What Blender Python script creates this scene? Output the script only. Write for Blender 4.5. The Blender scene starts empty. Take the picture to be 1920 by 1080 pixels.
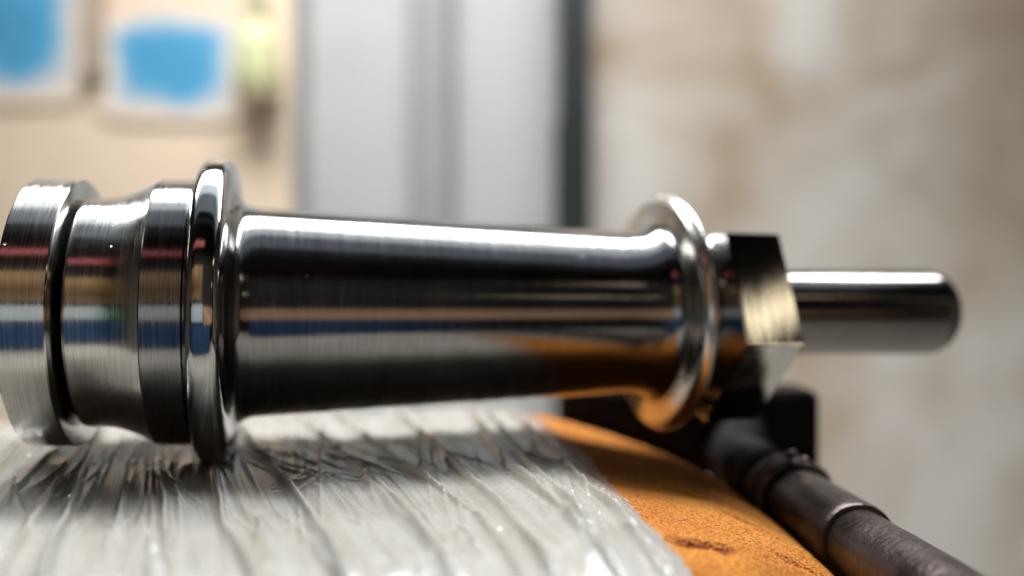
import bpy, bmesh, math, random
import numpy as np
from mathutils import Vector, Matrix

random.seed(7)
rng = np.random.RandomState(11)
scene = bpy.context.scene
COL = scene.collection
R = math.radians
MM = 0.001

# ------------------------------------------------------------------ camera
F = 1500.0                                   # focal length in photo pixels (1920 wide)
cam_d = bpy.data.cameras.new('camera')
cam = bpy.data.objects.new('camera', cam_d); COL.objects.link(cam)
cam.location = (0, 0, 0); cam.rotation_euler = (R(90), 0, 0)
cam_d.sensor_width = 36.0; cam_d.lens = F/1920*36.0
cam_d.clip_start = 0.005; cam_d.clip_end = 50
cam_d.dof.use_dof = True
cam_d.dof.focus_distance = 0.1295
cam_d.dof.aperture_fstop = (cam_d.lens*MM)/(5.2*MM)      # 5.2 mm wide aperture
scene.camera = cam

# ------------------------------------------------------------------ world, lamps, exposure
w = bpy.data.worlds.new('World'); scene.world = w; w.use_nodes = True
w.node_tree.nodes['Background'].inputs[0].default_value = (0.75, 0.82, 0.9, 1)
w.node_tree.nodes['Background'].inputs[1].default_value = 0.012
scene.view_settings.view_transform = 'Standard'; scene.view_settings.look = 'None'
scene.view_settings.exposure = 0.0; scene.view_settings.gamma = 1.0
scene.view_settings.use_curve_mapping = False
scene.cycles.use_denoising = True
scene.cycles.max_bounces = 10

def area(name, loc, target, sx, sy, power, col, spread=180):
    l = bpy.data.lights.new(name, 'AREA'); l.shape = 'RECTANGLE'; l.size = sx; l.size_y = sy
    l.energy = power; l.color = col; l.spread = R(spread)
    o = bpy.data.objects.new(name, l); COL.objects.link(o)
    o.location = loc
    o.rotation_euler = (Vector(target)-Vector(loc)).to_track_quat('-Z', 'Y').to_euler()
    return o
# skylight straight over the bench, leaning a little to the back
area('skylight', (-0.05, 0.51, 0.69), (-0.02, 0.165, 0), 1.6, 0.15, 23.0, (0.94, 0.975, 1.0), 150)
# dimmer sky through the rest of the roof opening
area('roof_opening', (-0.05, 0.29, 0.80), (-0.05, 0.165, 0), 1.7, 0.20, 1.2, (0.82, 0.92, 1.0), 150)
area('roof_opening_far', (-0.05, 0.06, 0.80), (-0.05, 0.165, 0), 1.7, 0.24, 0.30, (0.74, 0.87, 1.0), 150)
# daylight falling on the walls behind
area('yard_light', (-0.12, 0.62, 1.25), (-0.12, 1.25, -0.15), 1.2, 0.35, 12.0, (1.0, 0.99, 0.975), 95)
# warm strip lamps of the workshop, to the right and behind the camera
area('strip_lamp', (0.96, -0.48, 0.755), (0.05, 0.187, 0), 0.30, 0.055, 0.15, (1.0, 0.85, 0.60))
area('slim_lamp', (0.84, -0.85, 0.46), (0.03, 0.17, 0), 0.10, 0.012, 0.04, (1.0, 0.85, 0.60))
# added fill lamp, brightens the sheets behind the camera that the steel mirrors
area('mirror_fill', (0.2, -0.40, 1.85), (0.2, -1.5, 0.1), 3.4, 0.3, 34.0, (1.0, 0.97, 0.93), 110)

# ------------------------------------------------------------------ helpers
def link(name, me, mat=None, parent=None, **props):
    o = bpy.data.objects.new(name, me); COL.objects.link(o)
    if mat is not None and me is not None and not me.materials: me.materials.append(mat)
    if parent is not None: o.parent = parent
    for k, v in props.items(): o[k] = v
    return o
def empty(name, loc=(0,0,0), **props):
    o = bpy.data.objects.new(name, None); COL.objects.link(o); o.location = loc
    o.empty_display_size = 0.01
    for k, v in props.items(): o[k] = v
    return o
def smooth(me, ang=35):
    me.polygons.foreach_set('use_smooth', [True]*len(me.polygons))
    me.set_sharp_from_angle(angle=R(ang)); me.update()
def box_mesh(name, lo, hi, bevel=0.0, seg=2):
    bm = bmesh.new(); bmesh.ops.create_cube(bm, size=1)
    for v in bm.verts:
        v.co = Vector([lo[i] + (v.co[i]+.5)*(hi[i]-lo[i]) for i in range(3)])
    if bevel: bmesh.ops.bevel(bm, geom=bm.edges[:], offset=bevel, segments=seg, affect='EDGES')
    me = bpy.data.meshes.new(name); bm.to_mesh(me); bm.free()
    if bevel: smooth(me, 40)
    return me
def lathe(name, prof, seg=192, cap0=False, cap1=False, wob=None):
    """revolve (x, r) about the local X axis"""
    vs, fs = [], []
    n = len(prof)
    for i, (x, r) in enumerate(prof):
        for k in range(seg):
            a = 2*math.pi*k/seg
            rr = r + (wob(x, a) if wob else 0)
            vs.append((x, rr*math.sin(a), rr*math.cos(a)))
    for i in range(n-1):
        for k in range(seg):
            k2 = (k+1) % seg
            fs.append((i*seg+k, i*seg+k2, (i+1)*seg+k2, (i+1)*seg+k))
    if cap0: fs.append(tuple(range(seg)))
    if cap1: fs.append(tuple(range((n-1)*seg, n*seg))[::-1])
    me = bpy.data.meshes.new(name); me.from_pydata(vs, [], fs)
    bm = bmesh.new(); bm.from_mesh(me); bmesh.ops.recalc_face_normals(bm, faces=bm.faces[:]); bm.to_mesh(me); bm.free()
    smooth(me, 28)
    return me
def catmull(pts, sub=6):
    out = []
    P = [pts[0]] + list(pts) + [pts[-1]]
    for i in range(1, len(P)-2):
        for j in range(sub):
            t = j/sub; q = []
            for c in range(2):
                p0, p1, p2, p3 = P[i-1][c], P[i][c], P[i+1][c], P[i+2][c]
                q.append(.5*((2*p1)+(-p0+p2)*t+(2*p0-5*p1+4*p2-p3)*t*t+(-p0+3*p1-3*p2+p3)*t**3))
            out.append(tuple(q))
    out.append(tuple(pts[-1]))
    return out
def pix(px, py, Y):
    """photo pixel at depth Y (mm) -> point in mm; used to measure the place out"""
    return Vector(((px-960)/F*Y, Y, (540-py)/F*Y))
# smooth value noise in numpy
class Noise2:
    def __init__(self, seed): self.g = np.random.RandomState(seed).rand(256, 256)
    def __call__(self, x, y):
        xi = np.floor(x).astype(int); yi = np.floor(y).astype(int)
        fx = x-xi; fy = y-yi
        fx = fx*fx*(3-2*fx); fy = fy*fy*(3-2*fy)
        g = self.g; a, b, c, d = xi & 255, (xi+1) & 255, yi & 255, (yi+1) & 255
        return (g[a, c]*(1-fx)+g[b, c]*fx)*(1-fy) + (g[a, d]*(1-fx)+g[b, d]*fx)*fy
def sstep(a, b, x):
    t = np.clip((x-a)/(b-a), 0, 1); return t*t*(3-2*t)

# ------------------------------------------------------------------ materials
def nodes(name):
    m = bpy.data.materials.new(name); m.use_nodes = True
    nt = m.node_tree; b = nt.nodes['Principled BSDF']
    return m, nt, b
def N(nt, typ, **kw):
    n = nt.nodes.new(typ)
    for k, v in kw.items():
        if hasattr(n, k): setattr(n, k, v)
        else: n.inputs[k.replace('_', ' ')].default_value = v
    return n
def ramp(nt, fac, stops):
    r = nt.nodes.new('ShaderNodeValToRGB'); el = r.color_ramp.elements
    while len(el) > 1: el.remove(el[-1])
    for i, (p, c) in enumerate(stops):
        e = el[0] if i == 0 else el.new(p)
        e.position = p; e.color = tuple(c)+(1,) if len(c) == 3 else c
    nt.links.new(fac, r.inputs[0]); return r
def coords(nt, scale=(1,1,1), rot=(0,0,0)):
    tc = nt.nodes.new('ShaderNodeTexCoord'); mp = nt.nodes.new('ShaderNodeMapping')
    mp.inputs['Scale'].default_value = scale; mp.inputs['Rotation'].default_value = rot
    nt.links.new(tc.outputs['Object'], mp.inputs[0]); return mp.outputs[0]

def steel(name, base=(0.33,0.322,0.315), rough=0.16, brush=0.25, aniso=0.6, pits=0.0, scr=0.06, smudge=.06, hatch=.28):
    m, nt, b = nodes(name); L = nt.links.new
    b.inputs['Metallic'].default_value = 1.0
    # lathe marks: rings about the local X axis = noise fast along X, slow around
    c1 = coords(nt, (4200, 110, 110)); n1 = N(nt, 'ShaderNodeTexNoise'); n1.inputs['Scale'].default_value = 1; n1.inputs['Detail'].default_value = 2
    L(c1, n1.inputs['Vector'])
    c2 = coords(nt, (60, 60, 60)); n2 = N(nt, 'ShaderNodeTexNoise'); n2.inputs['Scale'].default_value = 1; n2.inputs['Detail'].default_value = 5
    L(c2, n2.inputs['Vector'])
    c3 = coords(nt, (3000, 300, 300)); n3 = N(nt, 'ShaderNodeTexNoise'); n3.inputs['Scale'].default_value = 1; n3.inputs['Detail'].default_value = 3
    L(c3, n3.inputs['Vector'])
    r1 = ramp(nt, n2.outputs[0], [(0.3, [x*0.85 for x in base]), (0.7, base)])
    # tiny specks and nicks
    v = N(nt, 'ShaderNodeTexVoronoi'); v.inputs['Scale'].default_value = 1
    c4 = coords(nt, (260, 420, 420)); L(c4, v.inputs['Vector'])
    sp = ramp(nt, v.outputs['Distance'], [(0.0, (0.12,)*3), (0.05 if pits == 0 else 0.05+pits, (0.25,)*3), (0.10+pits, (1,)*3)])
    gate = ramp(nt, v.outputs['Color'], [(0.80-pits, (0,)*3), (0.82-pits, (1,)*3)])
    mixs = N(nt, 'ShaderNodeMixRGB', blend_type='MIX'); mixs.inputs[1].default_value = (1,1,1,1)
    L(gate.outputs[0], mixs.inputs[0]); L(sp.outputs[0], mixs.inputs[2])
    mul = N(nt, 'ShaderNodeMixRGB', blend_type='MULTIPLY'); mul.inputs[0].default_value = 1
    L(r1.outputs[0], mul.inputs[1]); L(mixs.outputs[0], mul.inputs[2]); hm = ramp(nt, n1.outputs[0], [(.3, (1-hatch,)*3), (.7, (1,)*3)])
    mh = N(nt, 'ShaderNodeMixRGB', blend_type='MULTIPLY'); mh.inputs[0].default_value = 1
    L(mul.outputs[0], mh.inputs[1]); L(hm.outputs[0], mh.inputs[2]); L(mh.outputs[0], b.inputs['Base Color'])
    # roughness
    mr = N(nt, 'ShaderNodeMapRange'); mr.inputs['From Min'].default_value = .3; mr.inputs['From Max'].default_value = .7
    mr.inputs['To Min'].default_value = rough*0.7; mr.inputs['To Max'].default_value = rough*1.4
    L(n1.outputs[0], mr.inputs['Value']); sm = ramp(nt, n2.outputs[0], [(.45, (0,)*3), (.75, (smudge,)*3)])
    ad = N(nt, 'ShaderNodeMath', operation='ADD'); L(mr.outputs[0], ad.inputs[0]); L(sm.outputs[0], ad.inputs[1]); L(ad.outputs[0], b.inputs['Roughness'])
    b.inputs['Anisotropic Rotation'].default_value = .25
    b.inputs['Anisotropic'].default_value = aniso
    tg = N(nt, 'ShaderNodeTangent', direction_type='RADIAL', axis='X'); L(tg.outputs[0], b.inputs['Tangent'])
    b1 = N(nt, 'ShaderNodeBump'); b1.inputs['Strength'].default_value = brush; b1.inputs['Distance'].default_value = 0.00004
    L(n1.outputs[0], b1.inputs['Height'])
    b2 = N(nt, 'ShaderNodeBump'); b2.inputs['Strength'].default_value = scr; b2.inputs['Distance'].default_value = 0.00003
    L(n3.outputs[0], b2.inputs['Height']); L(b1.outputs[0], b2.inputs['Normal'])
    b3 = N(nt, 'ShaderNodeBump'); b3.inputs['Strength'].default_value = 0.6; b3.inputs['Distance'].default_value = 0.0002
    L(mixs.outputs[0], b3.inputs['Height']); L(b2.outputs[0], b3.inputs['Normal'])
    L(b3.outputs[0], b.inputs['Normal'])
    return m
M_barrel = steel('turned_steel', base=(.29,.282,.274), rough=0.13, brush=0.5, aniso=0.7)
M_brush = steel('brushed_steel', rough=0.17, brush=0.8, aniso=0.7)
M_satin = steel('satin_steel', base=(.78,.73,.65), rough=0.22, brush=0.3, aniso=0.3)
M_disc = steel('brushed_disc_steel', base=(.62,.60,.56), rough=0.17, brush=0.8, aniso=0.7)
M_polish = steel('polished_steel', base=(0.46,0.45,0.44), rough=0.08, brush=0.05, aniso=0.2, pits=0.04, scr=0.04, hatch=.05)
M_pin = steel('ground_steel', base=(.24,.22,.21), rough=0.14, brush=0.3, aniso=0.4)

def hexmat():
    m, nt, b = nodes('filed_steel'); L = nt.links.new
    b.inputs['Metallic'].default_value = 1.0
    c = coords(nt, (2600, 120, 120), (0, 0, R(6))); n = N(nt, 'ShaderNodeTexNoise'); n.inputs['Scale'].default_value = 1; n.inputs['Detail'].default_value = 3
    L(c, n.inputs['Vector'])
    r = ramp(nt, n.outputs[0], [(.3, (.30,.29,.27)), (.7, (.55,.54,.51))]); L(r.outputs[0], b.inputs['Base Color'])
    b.inputs['Roughness'].default_value = 0.06
    bp = N(nt, 'ShaderNodeBump'); bp.inputs['Strength'].default_value = .35; bp.inputs['Distance'].default_value = .00006
    L(n.outputs[0], bp.inputs['Height']); L(bp.outputs[0], b.inputs['Normal'])
    return m
M_hex = hexmat()

def dark_iron(name, c0, c1, rough, bump, metal=0.85, scale=900):
    m, nt, b = nodes(name); L = nt.links.new
    b.inputs['Metallic'].default_value = metal
    c = coords(nt, (scale,)*3); n = N(nt, 'ShaderNodeTexNoise'); n.inputs['Scale'].default_value = 1; n.inputs['Detail'].default_value = 6
    L(c, n.inputs['Vector'])
    c2 = coords(nt, (140,)*3); n2 = N(nt, 'ShaderNodeTexNoise'); n2.inputs['Scale'].default_value = 1; n2.inputs['Detail'].default_value = 4
    L(c2, n2.inputs['Vector'])
    r = ramp(nt, n2.outputs[0], [(.35, c0), (.65, c1)]); L(r.outputs[0], b.inputs['Base Color'])
    mr = N(nt, 'ShaderNodeMapRange'); mr.inputs['To Min'].default_value = rough*.7; mr.inputs['To Max'].default_value = rough*1.4
    L(n.outputs[0], mr.inputs['Value']); L(mr.outputs[0], b.inputs['Roughness'])
    bp = N(nt, 'ShaderNodeBump'); bp.inputs['Strength'].default_value = bump; bp.inputs['Distance'].default_value = .0003
    L(n.outputs[0], bp.inputs['Height']); L(bp.outputs[0], b.inputs['Normal'])
    if metal < .5: b.inputs['Specular IOR Level'].default_value = .05
    return m
M_iron = dark_iron('blackened_iron', (.005,.0047,.0047), (.014,.012,.011), .55, .5, 0.0)
M_bar = dark_iron('brown_steel_bar', (.034,.024,.021), (.10,.078,.072), .29, .5)
M_weld = dark_iron('weld_scale', (.05,.042,.04), (.16,.13,.12), .30, .9, 1.0, scale=1500)

def foam_mat():
    m, nt, b = nodes('orange_foam'); L = nt.links.new
    c = coords(nt, (1,1,1))
    n = N(nt, 'ShaderNodeTexNoise'); n.inputs['Scale'].default_value = 2300; n.inputs['Detail'].default_value = 2; L(c, n.inputs['Vector'])
    v = N(nt, 'ShaderNodeTexVoronoi'); v.inputs['Scale'].default_value = 1900; L(c, v.inputs['Vector'])
    n2 = N(nt, 'ShaderNodeTexNoise'); n2.inputs['Scale'].default_value = 60; n2.inputs['Detail'].default_value = 4; L(c, n2.inputs['Vector'])
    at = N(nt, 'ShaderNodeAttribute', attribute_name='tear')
    r = ramp(nt, n2.outputs[0], [(.3, (.36,.115,.010)), (.7, (.50,.19,.022))])
    pr = ramp(nt, n.outputs[0], [(.38, (.35,.24,.2)), (.58, (1,1,1))])
    mu = N(nt, 'ShaderNodeMixRGB', blend_type='MULTIPLY'); mu.inputs[0].default_value = .85
    L(r.outputs[0], mu.inputs[1]); L(pr.outputs[0], mu.inputs[2])
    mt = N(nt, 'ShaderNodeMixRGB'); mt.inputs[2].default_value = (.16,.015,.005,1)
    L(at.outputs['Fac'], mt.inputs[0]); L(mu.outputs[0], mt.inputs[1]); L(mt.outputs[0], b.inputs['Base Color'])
    b.inputs['Roughness'].default_value = .85
    b.inputs['Specular IOR Level'].default_value = .2
    b.inputs['Subsurface Weight'].default_value = .25
    b.inputs['Subsurface Radius'].default_value = (.003,.001,.0004)
    b.inputs['Subsurface Scale'].default_value = .6
    ad = N(nt, 'ShaderNodeMath', operation='ADD'); L(n.outputs[0], ad.inputs[0]); L(v.outputs['Distance'], ad.inputs[1])
    bp = N(nt, 'ShaderNodeBump'); bp.inputs['Strength'].default_value = .9; bp.inputs['Distance'].default_value = .00035
    L(ad.outputs[0], bp.inputs['Height']); L(bp.outputs[0], b.inputs['Normal'])
    return m
M_foam = foam_mat()

def film_mat():
    m, nt, b = nodes('milky_plastic_film'); L = nt.links.new
    c = coords(nt, (1,1,1))
    def noise(vec, sc, det, ro=.6, dist=0):
        n = N(nt, 'ShaderNodeTexNoise'); n.inputs['Scale'].default_value = sc; n.inputs['Detail'].default_value = det
        n.inputs['Roughness'].default_value = ro; n.inputs['Distortion'].default_value = dist; L(vec, n.inputs['Vector']); return n
    uv = nt.nodes.new('ShaderNodeUVMap'); uv.uv_map = 'stretch'
    def streak(su, sv):
        mp = nt.nodes.new('ShaderNodeMapping'); mp.inputs['Scale'].default_value = (su, sv, 1); L(uv.outputs[0], mp.inputs[0]); return mp.outputs[0]
    n = noise(streak(380, 9), 1, 3, .55, .25)
    n3 = noise(streak(1900, 34), 1, 3, .5, .4)
    n2 = noise(c, 480, 6, .6, 1.4)
    n4 = noise(c, 70, 3)
    at = N(nt, 'ShaderNodeAttribute', attribute_name='thin')
    mxn = N(nt, 'ShaderNodeMath', operation='MULTIPLY'); L(n.outputs[0], mxn.inputs[0]); L(n3.outputs[0], mxn.inputs[1])
    r = ramp(nt, mxn.outputs[0], [(.10, (.29,.265,.22)), (.26, (.37,.352,.315)), (.42, (.41,.403,.38))]); L(r.outputs[0], b.inputs['Base Color'])
    b.inputs['Roughness'].default_value = .13
    b.inputs['Specular IOR Level'].default_value = .6
    prev = None
    for nn, st_, di in ((n, .38, .0011), (n3, .07, .00025), (n2, .14, .0003)):
        bp = N(nt, 'ShaderNodeBump'); bp.inputs['Strength'].default_value = st_; bp.inputs['Distance'].default_value = di
        L(nn.outputs[0], bp.inputs['Height'])
        if prev: L(prev.outputs[0], bp.inputs['Normal'])
        prev = bp
    L(prev.outputs[0], b.inputs['Normal'])
    tr = N(nt, 'ShaderNodeBsdfTranslucent'); tr.inputs[0].default_value = (.55,.50,.42,1)
    mx = N(nt, 'ShaderNodeMixShader'); mx.inputs[0].default_value = .10
    L(b.outputs[0], mx.inputs[1]); L(tr.outputs[0], mx.inputs[2])
    tp = N(nt, 'ShaderNodeBsdfTransparent'); tp.inputs[0].default_value = (.95,.94,.92,1)
    # clear where the single layer lies loose, milky where it is doubled
    cl = ramp(nt, n4.outputs[0], [(.40, (.03,)*3), (.7, (.15,)*3)])
    m2 = N(nt, 'ShaderNodeMixShader')
    fm = N(nt, 'ShaderNodeMath', operation='MULTIPLY_ADD'); L(at.outputs['Fac'], fm.inputs[0]); fm.inputs[1].default_value = .55; L(cl.outputs[0], fm.inputs[2])
    L(fm.outputs[0], m2.inputs[0])
    L(mx.outputs[0], m2.inputs[1]); L(tp.outputs[0], m2.inputs[2])
    L(m2.outputs[0], nt.nodes['Material Output'].inputs[0])
    return m
M_film = film_mat()

def plain(name, col, rough=.7, var=.12, scale=8, bump=.1, metal=0):
    m, nt, b = nodes(name); L = nt.links.new
    c = coords(nt); n = N(nt, 'ShaderNodeTexNoise'); n.inputs['Scale'].default_value = scale; n.inputs['Detail'].default_value = 6; L(c, n.inputs['Vector'])
    r = ramp(nt, n.outputs[0], [(.3, [x*(1-var) for x in col]), (.7, [min(1, x*(1+var)) for x in col])]); L(r.outputs[0], b.inputs['Base Color'])
    b.inputs['Roughness'].default_value = rough; b.inputs['Metallic'].default_value = metal
    bp = N(nt, 'ShaderNodeBump'); bp.inputs['Strength'].default_value = bump; bp.inputs['Distance'].default_value = .002
    L(n.outputs[0], bp.inputs['Height']); L(bp.outputs[0], b.inputs['Normal'])
    return m
def stained(name, base, stain, pink, scale):
    m, nt, b = nodes(name); L = nt.links.new
    c = coords(nt); n = N(nt, 'ShaderNodeTexNoise'); n.inputs['Scale'].default_value = scale; n.inputs['Detail'].default_value = 3; n.inputs['Distortion'].default_value = .6; L(c, n.inputs['Vector'])
    n2 = N(nt, 'ShaderNodeTexNoise'); n2.inputs['Scale'].default_value = scale*.7; n2.inputs['Detail'].default_value = 2; n2.noise_dimensions = '4D'; n2.inputs['W'].default_value = 3.3; L(c, n2.inputs['Vector'])
    r = ramp(nt, n.outputs[0], [(.30, stain), (.62, base), (.75, [min(1, x*1.06) for x in base])])
    f = ramp(nt, n2.outputs[0], [(.58, (0,)*3), (.72, (.5,)*3)])
    mx = N(nt, 'ShaderNodeMixRGB'); mx.inputs[2].default_value = tuple(pink)+(1,)
    L(f.outputs[0], mx.inputs[0]); L(r.outputs[0], mx.inputs[1]); L(mx.outputs[0], b.inputs['Base Color'])
    b.inputs['Roughness'].default_value = .9
    bp = N(nt, 'ShaderNodeBump'); bp.inputs['Strength'].default_value = .3; bp.inputs['Distance'].default_value = .004
    L(n.outputs[0], bp.inputs['Height']); L(bp.outputs[0], b.inputs['Normal'])
    return m

# ================================================================== setting
WY = 1.20                                    # walls stand 1.2 m beyond the camera
def wx(px, Y=WY): return (px-960)/F*Y
def wz(py, Y=WY): return (540-py)/F*Y
ZF = -0.80
M_cream = plain('cream_plaster', (.76,.62,.48), .9, .08, 3, .2)
M_plaster = stained('stained_plaster', (.56,.54,.51), (.36,.28,.19), (.58,.45,.41), 4.5)
M_floor = plain('concrete_floor', (.42,.39,.34), .85, .2, 5, .3)
M_dark = plain('dark_boards', (.005,.005,.006), .8, .3, 10, .2)

link('floor', box_mesh('floor', (-2.5,-2.2,ZF-.05), (2.5,2.0,ZF)), M_floor, kind='structure')
link('wall_cream', box_mesh('wall_cream', (wx(-500), WY, ZF), (wx(548), WY+.1, 0.95)), M_cream, kind='structure')
link('wall_stained', box_mesh('wall_stained', (wx(1106), WY-.03, ZF), (wx(2500), WY+.1, 0.95)), M_plaster, kind='structure')
# the dark side of the shed behind the camera, seen only as the black in the polished steel
link('wall_dark', box_mesh('wall_dark', (-2.4,-1.75,ZF), (2.4,-1.65,2.3)), M_dark, kind='structure')
link('wall_side', box_mesh('wall_side', (-2.5,-1.65,ZF), (-2.4,0.3,1.9)), plain('grey_brown_wall', (.26,.25,.22), .8, .3, 2, .2), kind='structure')
link('wall_right', box_mesh('wall_right', (2.45,-1.0,ZF), (2.55,1.17,1.4)), M_plaster, kind='structure')
link('lamp_blocker', box_mesh('lamp_blocker', (-2.4,-.16,.64), (2.4,-.13,1.995)), M_dark, kind='structure')  # added unseen blocker, keeps the fill lamp's reflection off the spindle
link('roof_dark', box_mesh('roof_dark', (-2.4,-1.65,2.0), (2.4,0.05,2.06)), M_dark, kind='structure')

# grey door with two panels, a mullion and a dark edge post
door = empty('grey_door', (wx(800), WY, ZF), label='pale grey two-panel door beyond the spindle, between the cream and stained walls', category='door')
def at_root(root, me):                       # mesh given in world space -> local of root
    me.transform(Matrix.Translation(-root.location)); return me
M_panel = plain('grey_panel_paint', (.43,.45,.45), .55, .05, 6, .05)
M_stile = plain('grey_stile_paint', (.30,.31,.31), .55, .06, 6, .05)
M_post = plain('dark_green_post_paint', (.008,.014,.016), .5, .3, 9, .1)
for a, b_ in ((566,772),(848,1046)):
    for c_, d_ in ((-260,1500),):
        p = link('panel', at_root(door, box_mesh('panel', (wx(a), WY+.022, max(ZF+.01, wz(d_))), (wx(b_), WY+.0303, wz(c_)), .003)), M_panel, door)
link('leaf', at_root(door, box_mesh('leaf', (wx(560), WY+.0305, ZF), (wx(1050), WY+.05, .95))), M_panel, door)
link('mullion', at_root(door, box_mesh('mullion', (wx(774), WY-.01, ZF), (wx(846), WY+.03, .95), .006)), M_stile, door)
link('side_rail', at_root(door, box_mesh('side_rail', (wx(550), WY-.004, ZF), (wx(566), WY+.03, .95), .004)), M_stile, door)
post = empty('dark_post', (wx(1075), WY-.06, ZF), label='dark green-black post at the right edge of the grey door', category='post')
link('shaft', at_root(post, box_mesh('shaft', (wx(1050), WY-.075, ZF), (wx(1100), WY-.035, .95), .004)), M_post, post)
link('hinge_strip', at_root(post, box_mesh('hinge_strip', (wx(1040), WY-.02, ZF), (wx(1106), WY+.01, wz(230)), .003)), M_post, post)

# blue notices on the cream wall
M_paper = plain('cream_card', (.76,.64,.50), .7, .03, 9, .05)
def soft_print(name, blue, white):
    m, nt, b = nodes(name); L = nt.links.new
    tc = nt.nodes.new('ShaderNodeTexCoord'); mp = nt.nodes.new('ShaderNodeMapping')
    mp.inputs['Location'].default_value = (-1, 0, -1); mp.inputs['Scale'].default_value = (2, 0, 2)
    L(tc.outputs['Generated'], mp.inputs[0])
    ns = N(nt, 'ShaderNodeTexNoise'); ns.inputs['Scale'].default_value = 1.6; L(mp.outputs[0], ns.inputs['Vector'])
    v1 = N(nt, 'ShaderNodeVectorMath', operation='MULTIPLY'); L(mp.outputs[0], v1.inputs[0]); L(mp.outputs[0], v1.inputs[1])
    v2 = N(nt, 'ShaderNodeVectorMath', operation='LENGTH'); L(v1.outputs[0], v2.inputs[0])
    ad = N(nt, 'ShaderNodeMath', operation='MULTIPLY_ADD'); L(ns.outputs[0], ad.inputs[0]); ad.inputs[1].default_value = .7; L(v2.outputs['Value'], ad.inputs[2])
    sc_ = N(nt, 'ShaderNodeMath', operation='MULTIPLY'); L(ad.outputs[0], sc_.inputs[0]); sc_.inputs[1].default_value = .7
    r = ramp(nt, sc_.outputs[0], [(.30, blue), (.46, [x*1.15 for x in blue]), (.70, white), (.88, (.76,.62,.48))]); L(r.outputs[0], b.inputs['Base Color'])
    b.inputs['Roughness'].default_value = .6
    return m
M_blue = soft_print('blue_soft_print', (.065,.31,.54), (.74,.69,.62))
M_olive = plain('olive_bottle', (.42,.42,.24), .4, .2, 20, .05)
M_lime = plain('lime_label', (.66,.68,.40), .5, .1, 20, .05)
M_strip = plain('brown_batten', (.40,.33,.26), .8, .2, 14, .2)
def notice(x0, x1, y0, y1, bx0, bx1, by0, by1, label):
    # blue field with well rounded corners
    bm = bmesh.new(); cx, cz, hx, hz = wx((bx0+bx1)/2), wz((by0+by1)/2), abs(wx(bx1)-wx(bx0))/2, abs(wz(by1)-wz(by0))/2
    ring = []
    for k in range(40):
        a = 2*math.pi*k/40; ca, sa = math.cos(a), math.sin(a)
        ring.append(bm.verts.new((cx+hx*math.copysign(abs(ca)**.35, ca), WY-.0055, cz+hz*math.copysign(abs(sa)**.35, sa))))
    f = bm.faces.new(ring); e = bmesh.ops.extrude_face_region(bm, geom=[f])
    bmesh.ops.translate(bm, vec=(0,.0018,0), verts=[v for v in e['geom'] if isinstance(v, bmesh.types.BMVert)])
    bmesh.ops.recalc_face_normals(bm, faces=bm.faces[:])
    me = bpy.data.meshes.new('blue_field'); bm.to_mesh(me); bm.free()
    o = link('wall_notice', me, M_blue, label=label, category='notice', group='blue notices on the cream wall')
    o.location = (cx, WY, cz-hz); me.transform(Matrix.Translation(-o.location))
notice(-130, 158, -80, 182, -150, 175, -80, 200, 'blue notice cut off by the left edge of the photo')
notice(192, 452, 22, 216, 180, 468, 12, 232, 'blue notice hanging just left of the grey door')
bt = link('wall_batten', box_mesh('wall_batten', (wx(160), WY-.02, wz(150)), (wx(204), WY-.002, .95), .003), M_strip, label='brown batten on the cream wall between the two blue notices', category='batten')
# lime green bottle hung by the door
bo = empty('green_bottle', (wx(495), WY-.03, wz(190)), label='lime and olive green bottle on the cream wall beside the door', category='bottle')
pr = catmull([(0,.012),(.004,.028),(.05,.030),(.085,.027),(.105,.012),(.125,.011)], 5)
me = lathe('body', pr, 32, True, True); me.transform(Matrix.Rotation(-math.pi/2, 4, 'Y')); link('body', me, M_lime, bo)
me = lathe('cap', [(.122,.0),(.122,.015),(.15,.014),(.15,0)], 24); me.transform(Matrix.Rotation(-math.pi/2, 4, 'Y')); link('cap', me, M_olive, bo)
me = lathe('sleeve', [(.012,.0305),(.013,.0312),(.030,.0312),(.031,.0305)], 32); me.transform(Matrix.Rotation(-math.pi/2, 4, 'Y')); link('sleeve', me, M_olive, bo)
link('wall_bracket', box_mesh('wall_bracket', (-.03,-.03,-.006), (.03,.03,-.0005), .002), M_strip, bo)

# things behind the camera, mirrored in the steel
def sheet(name, lo, hi, mat, label, cat):
    return link(name, box_mesh(name, lo, hi, .004), mat, label=label, category=cat)
sheet('plywood_sheet', (-2.3,-1.62,.30), (.02,-1.60,1.15), plain('plywood', (.36,.22,.10), .6, .3, 3), 'brown plywood sheet mirrored high in the end disc', 'plywood')
sheet('white_board', (-1.3,-1.60,-.16), (.10,-1.575,.20), plain('pale_blue_white', (.62,.72,.80), .5, .05, 6), 'pale board mirrored as the light band of the end disc', 'board')
sheet('red_banner', (-1.5,-.95,1.14), (-.05,-.93,1.36), plain('red_cloth', (.22,.008,.016), .7, .2, 9), 'dark red banner mirrored near the top of the end disc', 'banner')
sheet('green_crate', (-1.9,-1.60,-.16), (-1.35,-1.50,.12), plain('green_plastic', (.05,.30,.08), .5, .1, 9), 'green crate mirrored as the small green patch in the neck', 'crate')
sheet('cardboard_sheet', (.14,-1.45,-.24), (2.38,-1.42,.14), plain('cardboard', (.55,.34,.21), .8, .4, 5), 'tan cardboard sheet mirrored along the middle of the barrel', 'cardboard')
sheet('blue_tarpaulin', (-2.3,-1.40,ZF+.004), (.75,-1.36,-.20), plain('blue_tarp', (.016,.06,.16), .45, .2, 8), 'blue tarpaulin mirrored as the blue stripe of the barrel', 'tarpaulin')

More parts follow.
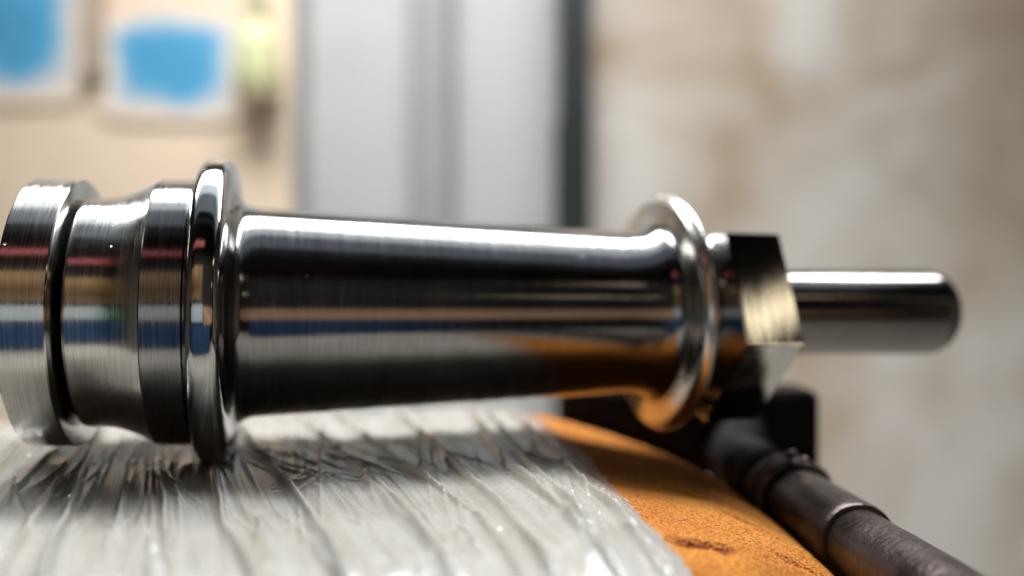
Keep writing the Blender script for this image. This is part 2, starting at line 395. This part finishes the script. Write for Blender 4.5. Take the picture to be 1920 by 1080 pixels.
# ================================================================== spindle (turned steel part)
T = R(14.4); D0 = 174.0
ct, st = math.cos(T), math.sin(T)
def s_of(px): u = (px-960)/F; return u*D0/(ct-u*st)
def Y_of(s): return D0+s*st
AX = Vector((ct, st, -.03*st)).normalized()
AP = Vector((0, D0, -.03*D0))                # axis point at s = 0 (mm)
s_fl = s_of(410); R_fl = 284/F*Y_of(s_fl)
base = AP+AX*s_fl-Vector((0,0,R_fl))         # the empty sits where the flange touches
spindle = empty('steel_spindle', base*MM, label='polished turned steel spindle with two flanges and a hex, lying across the film', category='spindle')
zx = AX; yx = Vector((0,0,1)).cross(zx).normalized(); up = zx.cross(yx)
spindle.matrix_world = Matrix(((zx.x,yx.x,up.x,base.x*MM),(zx.y,yx.y,up.y,base.y*MM),(zx.z,yx.z,up.z,base.z*MM),(0,0,0,1)))
def prof(lst): return [((s_of(p)-s_fl)*MM, r/F*Y_of(s_of(p))*MM) for p, r in lst]
def part(name, lst, mat, sub=0, **kw):
    pts = catmull(lst, sub) if sub else lst
    me = lathe(name, prof(pts), **kw); me.transform(Matrix.Translation((0,0,R_fl*MM)))
    # keep generated/object coordinates centred on the turning axis
    me.transform(Matrix.Translation((0,0,-R_fl*MM)))
    o = link(name, me, mat, spindle); o.location = (0,0,R_fl*MM)
    return o
part('end_disc', [(75,0.5),(75,240),(76.5,244),(80,247),(157,247),(160,245.5),(161.5,242),(162,190)], M_disc)
part('neck', [(173,190),(174,209),(176,212),(186,212.5),(208,212.5),(230,215),(252,220.5),(275,229),(292,237),(305,244.5)], M_disc, 5)
part('groove', [(161,200),(161.5,186),(164,180),(171,180),(174.5,188)], M_iron)
part('collar', [(303,210),(305.5,244.5),(307,246),(372,246),(374,244),(376,240)], M_brush)
P_FL = [(375,236),(376.5,252),(380,266),(386,276),(394,282),(404,284),(418,284),(428,282),(435,276),(439.5,266),(442,252),(443.2,242)]
part('flange', P_FL, M_polish, 5)
part('barrel', catmull([(443.2,242),(444,234),(446,222),(452,208.5),(462,200),(478,195)],6)+[(478+672*k/40, 195-43.3*k/40) for k in range(1, 40)]+catmull([(1150,151.7),(1178,152.6),(1194,155.5),(1204,161),(1210,169)],5), M_barrel)
part('far_flange', [(1210,169),(1213.5,180),(1215.5,194),(1217.5,206),(1222,214),(1229,218),(1236,217),(1240.5,211),(1242.5,203),(1243.2,196)], M_satin, 5)
part('groove_ring', [(1243.2,196),(1244,186),(1250,185),(1256,186),(1260,182),(1261,150)], M_brush)
part('shoulder', [(1259,164),(1263,158),(1270,156),(1293,155)], M_brush)
# hex: cross-section (height, towards camera) in mm
hexc = [(17.2,16.0),(-5.8,25.3),(-24.2,7.3),(-18.0,-16.5),(6.0,-25.2),(17.0,-15.0)]
x0, x1 = s_of(1293)-s_fl, s_of(1386)-s_fl
bm = bmesh.new()
ra = [bm.verts.new((x0*MM, -d*MM, h*MM)) for h, d in hexc]; rb = [bm.verts.new((x1*MM, -d*MM, h*MM)) for h, d in hexc]
for k in range(6): bm.faces.new((ra[k], ra[(k+1)%6], rb[(k+1)%6], rb[k]))
bm.faces.new(ra[::-1]); bm.faces.new(rb)
bmesh.ops.recalc_face_normals(bm, faces=bm.faces[:])
bmesh.ops.bevel(bm, geom=bm.edges[:], offset=.0003, segments=2, affect='EDGES')
me = bpy.data.meshes.new('hex_head'); bm.to_mesh(me); bm.free(); smooth(me, 25)
o = link('hex_head', me, M_hex, spindle); o.location = (0,0,R_fl*MM)
part('pin', [(1384,40),(1384,79),(1722,79),(1733,78),(1743,74),(1750,66),(1754,54),(1755,40),(1755,.5)], M_pin)

# radius of the spindle along its axis, for pressing the film and foam under it
all_prof = sorted([(s_of(p), r/F*Y_of(s_of(p))) for p, r in
   [(66,247),(154,247),(157,226),(185,212.5),(230,215),(275,229),(305,245),(374,246),(380,266),(394,282),(428,283),(439,266),(446,222),(478,195),(1110,153),(1171,164),(1194,191),(1223,218),(1242,205),(1259,185),(1267,157),(1292,155)]]
   + [(x0+s_fl+.1, 24.5), (x1+s_fl, 24.5), (x1+s_fl+.2, 10), (s_of(1755), 10)])
PS = np.array([p[0] for p in all_prof]); PR = np.array([p[1] for p in all_prof])
def spindle_low(X, Y, gap):
    sx = (X-AP.x)*AX.x + (Y-AP.y)*AX.y
    dx = -(X-AP.x)*AX.y + (Y-AP.y)*AX.x
    r = np.interp(sx, PS, PR, left=0, right=0)
    ins = np.abs(dx) < r
    z = AP.z + AX.z*sx - np.sqrt(np.maximum(r*r-dx*dx, 0)) - gap
    return np.where(ins, z, 1e3)

# ================================================================== T-handled tool
FAR = pix(1378, 862, 206); NEAR = pix(1706, 1084, 124)
SD = (NEAR-FAR).normalized(); SL = (NEAR-FAR).length
NEAR2 = NEAR+SD*45
def stem_low(X, Y, gap):
    t = (Y-FAR.y)/SD.y
    cx = FAR.x+SD.x*t; cz = FAR.z+SD.z*t
    r = 7.6; dx = (X-cx)
    return np.where((np.abs(dx) < r) & (t > -8) & (t < 140), cz-np.sqrt(np.maximum(r*r-dx*dx, 0))-gap, 1e3)

# ================================================================== foam cushion
CX0, CX1, CY0, CY1, RC, RR = -155.0, 75.0, 60.0, 250.0, 78.0, 42.0
ccx, ccy = (CX0+CX1)/2, (CY0+CY1)/2; hx, hy = (CX1-CX0)/2, (CY1-CY0)/2
def inset(X, Y):                              # distance inside the rounded footprint
    qx = np.abs(X-ccx)-(hx-RC); qy = np.abs(Y-ccy)-(hy-RC)
    return RC-(np.hypot(np.maximum(qx,0), np.maximum(qy,0))+np.minimum(np.maximum(qx,qy),0))
n_big = Noise2(3)
def cushion_z(X, Y):
    d = np.clip(inset(X, Y), 0, RR)
    z = -33.6 - RR*(1-np.sqrt(np.maximum(1-((RR-d)/RR)**2, 0)))
    z = z + 2.2*sstep(-60, -110, X) - .20*np.maximum(0, X-9)
    return z + 1.0*(n_big(X/26+9, Y/30+4)-.5)
per, nper = [], 900
# walk round the footprint by angle of the outward normal, corners and sides
segs = []
for (cx_, cy_, a0) in ((CX1-RC,CY1-RC,0),(CX0+RC,CY1-RC,90),(CX0+RC,CY0+RC,180),(CX1-RC,CY0+RC,270)):
    for k in range(150): a = R(a0+90*k/149); segs.append((cx_, cy_, math.cos(a), math.sin(a)))
base_pts = []
for i in range(len(segs)):
    c0 = segs[i]; c1 = segs[(i+1) % len(segs)]
    base_pts.append(c0)
    if (c0[0], c0[1]) != (c1[0], c1[1]):
        dist = math.hypot(c1[0]-c0[0], c1[1]-c0[1]); m_ = int(dist/.8)
        for j in range(1, m_): base_pts.append((c0[0]+(c1[0]-c0[0])*j/m_, c0[1]+(c1[1]-c0[1])*j/m_, c0[2], c0[3]))
BP = np.array(base_pts); K = len(BP)
ins_list = list(RR*(1-np.cos(np.linspace(0, math.pi/2, 75))))+list(np.arange(RR+.7, 76, .9))
rings = []
for zz in (-135, -120, -105, -92, -84):
    rings.append(np.stack([BP[:,0]+BP[:,2]*RC, BP[:,1]+BP[:,3]*RC, np.full(K, float(zz))], 1))
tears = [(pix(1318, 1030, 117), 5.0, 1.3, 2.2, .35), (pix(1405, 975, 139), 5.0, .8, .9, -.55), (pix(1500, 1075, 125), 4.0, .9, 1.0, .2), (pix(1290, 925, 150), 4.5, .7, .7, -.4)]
n_f = Noise2(21); n_f2 = Noise2(22)
tear_attr = [np.zeros(K)]*5
for d in ins_list:
    X = BP[:,0]+BP[:,2]*(RC-d); Y = BP[:,1]+BP[:,3]*(RC-d)
    Z = cushion_z(X, Y) + .28*(n_f(X/1.1+40, Y/1.1+40)-.5)+.22*(n_f2(X/.55+40, Y/.55+40)-.5)
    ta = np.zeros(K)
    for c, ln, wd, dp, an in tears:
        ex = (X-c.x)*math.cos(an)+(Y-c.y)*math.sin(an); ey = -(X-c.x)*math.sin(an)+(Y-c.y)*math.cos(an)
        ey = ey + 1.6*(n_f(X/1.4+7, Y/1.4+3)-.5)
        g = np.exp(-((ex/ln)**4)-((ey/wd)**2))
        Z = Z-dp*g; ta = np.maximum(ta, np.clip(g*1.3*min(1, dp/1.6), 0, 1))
    Z = np.minimum(Z, spindle_low(X, Y, 1.1)); Z = np.minimum(Z, stem_low(X, Y, .1))
    rings.append(np.stack([X, Y, Z], 1)); tear_attr.append(ta)
V = np.concatenate(rings)*MM; nr = len(rings)
fs = []
for i in range(nr-1):
    a = np.arange(K)+i*K; b = (np.arange(K)+1) % K+i*K
    fs.append(np.stack([a, b, b+K, a+K], 1))
FA = np.concatenate(fs).tolist(); FA.append([(nr-1)*K+k for k in range(K)]); FA.append([k for k in range(K)][::-1])
cb = Vector((ccx*MM, ccy*MM, -.135))
me = bpy.data.meshes.new('foam_cushion'); me.from_pydata((V-np.array(cb)).tolist(), [], FA)
me.polygons.foreach_set('use_smooth', [True]*len(me.polygons))
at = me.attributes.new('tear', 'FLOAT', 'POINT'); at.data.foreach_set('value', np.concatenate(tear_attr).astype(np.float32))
cush = link('foam_cushion', me, M_foam, label='orange sponge foam cushion under the white film, torn along its edge', category='cushion'); cush.location = cb
# plain stand that carries the cushion, below the picture
stand = empty('bench_stand', (cb.x, cb.y, ZF), label='dark bench stand carrying the foam cushion, below the picture', category='stand')
M_std = plain('bench_wood', (.08,.06,.045), .7, .2, 20)
link('seat_board', box_mesh('seat_board', (-.10,-.08,-.155-ZF), (.10,.08,-.1355-ZF), .003), M_std, stand)
for sx in (-1,1):
    for sy in (-1,1):
        link('leg', box_mesh('leg', (sx*.08-.014, sy*.06-.014, 0), (sx*.08+.014, sy*.06+.014, -.1551-ZF), .002), M_std, stand)

# ================================================================== plastic film
edge_px = [(985,772),(1012,795),(1045,820),(1100,852),(1150,905),(1185,938),(1215,968),(1270,1018),(1346,1080),(1450,1170)]
ex, ey = [], []
for px, py in edge_px:
    Y = 34.5*F/(py-540); ey.append(Y); ex.append((px-960)/F*Y)
ey = np.array(ey)[::-1]; ex = np.array(ex)[::-1]
NR, NC = 560, 640
Yr = np.linspace(67, 243, NR)
jit = Noise2(5)
Xr = np.interp(Yr, ey, ex) + .7*(jit(Yr/3.1, Yr*0+2)-.5) + .5*(jit(Yr/.9, Yr*0+5)-.5)
U = np.linspace(0, 1, NC)**.92
Xg = -140+(Xr[:,None]+140)*U[None,:]; Yg = np.repeat(Yr[:,None], NC, 1)
lo_, hi_ = np.full_like(Xg, -260.0), np.full_like(Xg, 160.0)      # follow the pull lines of the film
for it in range(26):
    mid = .5*(lo_+hi_)
    big = mid+np.interp(mid, [-120,-56,-20,15,23,45], [-.36,-.42,-.46,-.25,-.15,-.10])*(Yg-97) > Xg
    hi_ = np.where(big, mid, hi_); lo_ = np.where(big, lo_, mid)
A_ = .5*(lo_+hi_)
na, nb, nc_, nd, ne = Noise2(31), Noise2(32), Noise2(33), Noise2(34), Noise2(35)
def ridge(n, p): return (1-np.abs(2*n-1))**p
wa = A_+.9*(nd(A_/15+3, Yg/22+8)-.5)
H = .45 + .9*(na(wa/8+50, Yg/75+3)-.35) 
H += .8*ridge(nb(wa/4.2+90, Yg/60+11), 5)*nc_(wa/11+5, Yg/25+40)**1.2*1.4
H += .75*ridge(nc_(wa/2.3+20, Yg/60+60), 6)*na(wa/6+33, Yg/26+70)
H += .08*ridge(ne(wa/.9+120, Yg/40+60), 3)*nb(wa/5+3, Yg/24+20)
for ang, fr, sd in ((.16, 1.3, 3), (-.14, 1.1, 17), (.34, 1.6, 29)):
    w2 = wa+ang*(Yg-140)
    H += .6*ridge(nb(w2/(fr*1.5)+sd, Yg/75+sd*2), 9)*sstep(.45, .8, nd(w2/5+sd, Yg/22+sd))
cr = sstep(.45, .75, nd(Xg/17+70, Yg/17+90))
H += .20*cr*ridge(ne(Xg/2.3+40+nd(Xg/3, Yg/3), Yg/2.6+9), 3)
def fold(pts, h, wd, asym=1.0):
    global H
    P = [((px-960)/F*(33.5*F/(py-540)), 33.5*F/(py-540)) for px, py in pts]
    P.sort(key=lambda q: q[1]); yy = np.array([q[1] for q in P]); xx = np.array([q[0] for q in P])
    sl0 = (xx[1]-xx[0])/(yy[1]-yy[0]); sl1 = (xx[-1]-xx[-2])/(yy[-1]-yy[-2])
    xf = np.interp(Yg, yy, xx); xf = np.where(Yg < yy[0], xx[0]+sl0*(Yg-yy[0]), xf); xf = np.where(Yg > yy[-1], xx[-1]+sl1*(Yg-yy[-1]), xf)
    xf = xf+.5*(jit(Yg/9+h*7, Yg*0+h*3)-.5)
    d = Xg-xf; d = np.where(d > 0, d*asym, d)
    fade = sstep(yy[-1]+12, yy[-1]-2, Yg)
    H = H + 1.35*h*np.exp(-(np.abs(d)/(.8*wd))**1.2)*fade*(.55+.9*jit(Yg/14+h*31, Yg*0+wd*9))
fold([(205,800),(150,920),(88,1080)], 1.7, .9, 1.6)
fold([(175,830),(60,1000),(0,1080)], 1.0, .8)
fold([(440,800),(520,890),(570,960),(640,1080)], 1.5, .75, 1.4)
fold([(400,880),(420,1000),(470,1080)], 1.2, .7)
fold([(300,890),(320,1080)], .9, .7)
fold([(560,790),(720,930),(840,1080)], 1.0, .6)
fold([(620,780),(760,880),(900,990),(980,1080)], 1.1, .55)
fold([(740,780),(860,890),(930,960),(1040,1080)], 1.2, .6)
fold([(870,770),(950,880),(1040,970),(1160,1080)], 1.5, .8, 1.5)
fold([(905,775),(1000,890),(1100,1000),(1180,1080)], 1.2, .5)
fold([(960,790),(1060,880),(1150,955),(1270,1080)], 1.5, .6, 1.5)
H = np.maximum(H, .12)
edged = (Xr[:,None]-Xg)
H *= .25+.75*sstep(0, 5, edged)
Zg = cushion_z(Xg, Yg)+H
lim = spindle_low(Xg, Yg, .12)
for it in range(5):
    Zn = np.minimum(Zg, lim)
    S = Zn.copy(); S[1:-1,1:-1] = .25*(Zn[2:,1:-1]+Zn[:-2,1:-1]+Zn[1:-1,2:]+Zn[1:-1,:-2])
    near = (lim < Zg+1.0); Zg = np.where(near, .5*Zn+.5*S, Zn)
Zg = np.minimum(Zg, lim)
Vf = np.stack([Xg, Yg, Zg], 2).reshape(-1, 3)*MM
ii, jj = np.meshgrid(np.arange(NR-1), np.arange(NC-1), indexing='ij')
q = (ii*NC+jj).reshape(-1)
dm = inset(Xg, Yg)
okv = (dm > 1.5).reshape(-1)
Q = np.stack([q, q+1, q+NC+1, q+NC], 1); Q = Q[okv[Q].all(1)]
fb = Vector((-.04, .16, -.034))
me = bpy.data.meshes.new('plastic_film'); me.from_pydata((Vf-np.array(fb)).tolist(), [], Q.tolist())
me.polygons.foreach_set('use_smooth', [True]*len(me.polygons))
thin = sstep(9, 1.0, edged + 5*(jit(Yg/12, Xg/6)-.5)+0*Xg)*sstep(115, 150, Yg)
at = me.attributes.new('thin', 'FLOAT', 'POINT'); at.data.foreach_set('value', thin.reshape(-1).astype(np.float32))
uvl = me.uv_layers.new(name='stretch')
li = np.empty(len(me.loops), dtype=np.int32); me.loops.foreach_get('vertex_index', li)
uvs = np.stack([wa.reshape(-1), Yg.reshape(-1)], 1)[li]*MM
uvl.data.foreach_set('uv', uvs.astype(np.float32).reshape(-1))
bm = bmesh.new(); bm.from_mesh(me); bmesh.ops.delete(bm, geom=[v for v in bm.verts if not v.link_faces], context='VERTS'); bm.to_mesh(me); bm.free()
film = link('plastic_film', me, M_film, label='wrinkled milky white plastic film stretched over the foam beneath the spindle', category='plastic film'); film.location = fb

# ================================================================== T-handled tool meshes
tool = empty('t_handle_tool', FAR*MM, label='blackened iron T-handle tool with brown bar lying along the foam edge', category='hand tool')
rotm = SD.to_track_quat('X', 'Z').to_matrix().to_4x4()
def along(px, py):                            # distance along the stem of the point seen at that pixel
    best = min(((abs((FAR+SD*t).x/(FAR+SD*t).y*F+960-px)), t) for t in np.linspace(-20, 150, 1700)); return best[1]
t_sl0, t_sl1 = along(1500, 0), along(1612, 0)
def stem_part(name, lst, mat, seg=96, wob=None):
    me = lathe(name, [(x*MM, r*MM) for x, r in lst], seg, True, True, wob); me.transform(rotm)
    return link(name, me, mat, tool)
ww = Noise2(77)
def wobble(amp, sx, sa):
    return lambda x, a: amp*MM*(float(ww(np.array(x/MM/sx+50), np.array((1+math.cos(a))*sa+3)))+float(ww(np.array(x/MM/sx+90), np.array((1+math.sin(a))*sa+7)))-1)
tb = t_sl1-1
stem_part('bar', [(tb,5.9),(tb+1,6.1)]+[(tb+1+k*4, 6.1) for k in range(1, 24)]+[(tb+99,5.6)], M_bar, wob=wobble(.12, 6, 2))
stem_part('sleeve', [(t_sl0-1.5,6.0),(t_sl0-.5,6.8),(t_sl0+2,7.0),(t_sl1-6,7.1),(t_sl1-2,7.15),(t_sl1-.8,7.1),(t_sl1-.2,6.9),(t_sl1,6.2)], M_bar, wob=wobble(.18, 3, 2))
# black built-up weld length with ripples
prof_w = []
x = -4.0
while x < t_sl0-.6: prof_w.append((x, 7.4)); x += .35
stem_part('weld_length', prof_w, M_iron, wob=lambda x, a: .5*MM*math.sin(x/MM*2.1+.8*math.sin(a*2))*0.35+wobble(.7, 2.2, 2)(x, a))
for k in range(4):
    tx = t_sl0-2.2-2.1*k
    rr = 7.55+.12*((k*7)%3)
    lst = [(tx+.95*math.cos(p_), rr+.95*math.sin(p_)) for p_ in np.linspace(math.pi, 0, 9)]
    stem_part('weld_bead', lst, M_weld, wob=wobble(.55, 1.2, 2.5))
for (px_, py_, rad) in ((1505,918,.95),(1500,938,1.15),(1525,908,.8)):
    t_ = along(px_-10, 0); c = FAR+SD*t_
    side = Vector((0,-1,.25)) - SD*(Vector((0,-1,.25)).dot(SD)); side.normalize(); upv = Vector((0,0,1))-SD*SD.z; upv.normalize()
    p_ = c+(side*math.cos(R(25+ (938-py_)*.9))+upv*math.sin(R(25+(938-py_)*.9)))*7.3
    bm = bmesh.new(); bmesh.ops.create_icosphere(bm, subdivisions=3, radius=rad*MM)
    for v in bm.verts: v.co.z *= .7; v.co += Vector((random.uniform(-.08,.08),)*3)*MM
    bmesh.ops.translate(bm, vec=(p_-FAR)*MM, verts=bm.verts[:])
    me = bpy.data.meshes.new('weld_spatter'); bm.to_mesh(me); bm.free(); smooth(me, 60); link('weld_spatter', me, M_weld, tool)
# cross tube behind the spindle
CT = pix(1295, 790, 220); r_ct = 11.0
xa, xb = (pix(1050, 790, 220)-CT).x, (pix(1514, 790, 220)-CT).x
ya, yb = pix(0, 726, 220).z-CT.z, pix(0, 878, 220).z-CT.z
me = box_mesh('cross_bar', (xa*MM, -9*MM, yb*MM), (xb*MM, 10*MM, ya*MM), .0012, 3)
me.transform(Matrix.Translation((CT-FAR)*MM))
link('cross_bar', me, M_iron, tool)
# forged neck that joins stem and cross tube
d = (pix(1390, 800, 218)-FAR)
rn = d.to_track_quat('X', 'Z').to_matrix().to_4x4()
me = lathe('forged_neck', [(v*MM, r*MM) for v, r in [(-5,4),(-4,6.6),(0,7.6),(d.length*.5,8.6),(d.length,9.6)]], 64, True, True, wobble(.4, 4, 2)); me.transform(rn)
link('forged_neck', me, M_iron, tool)
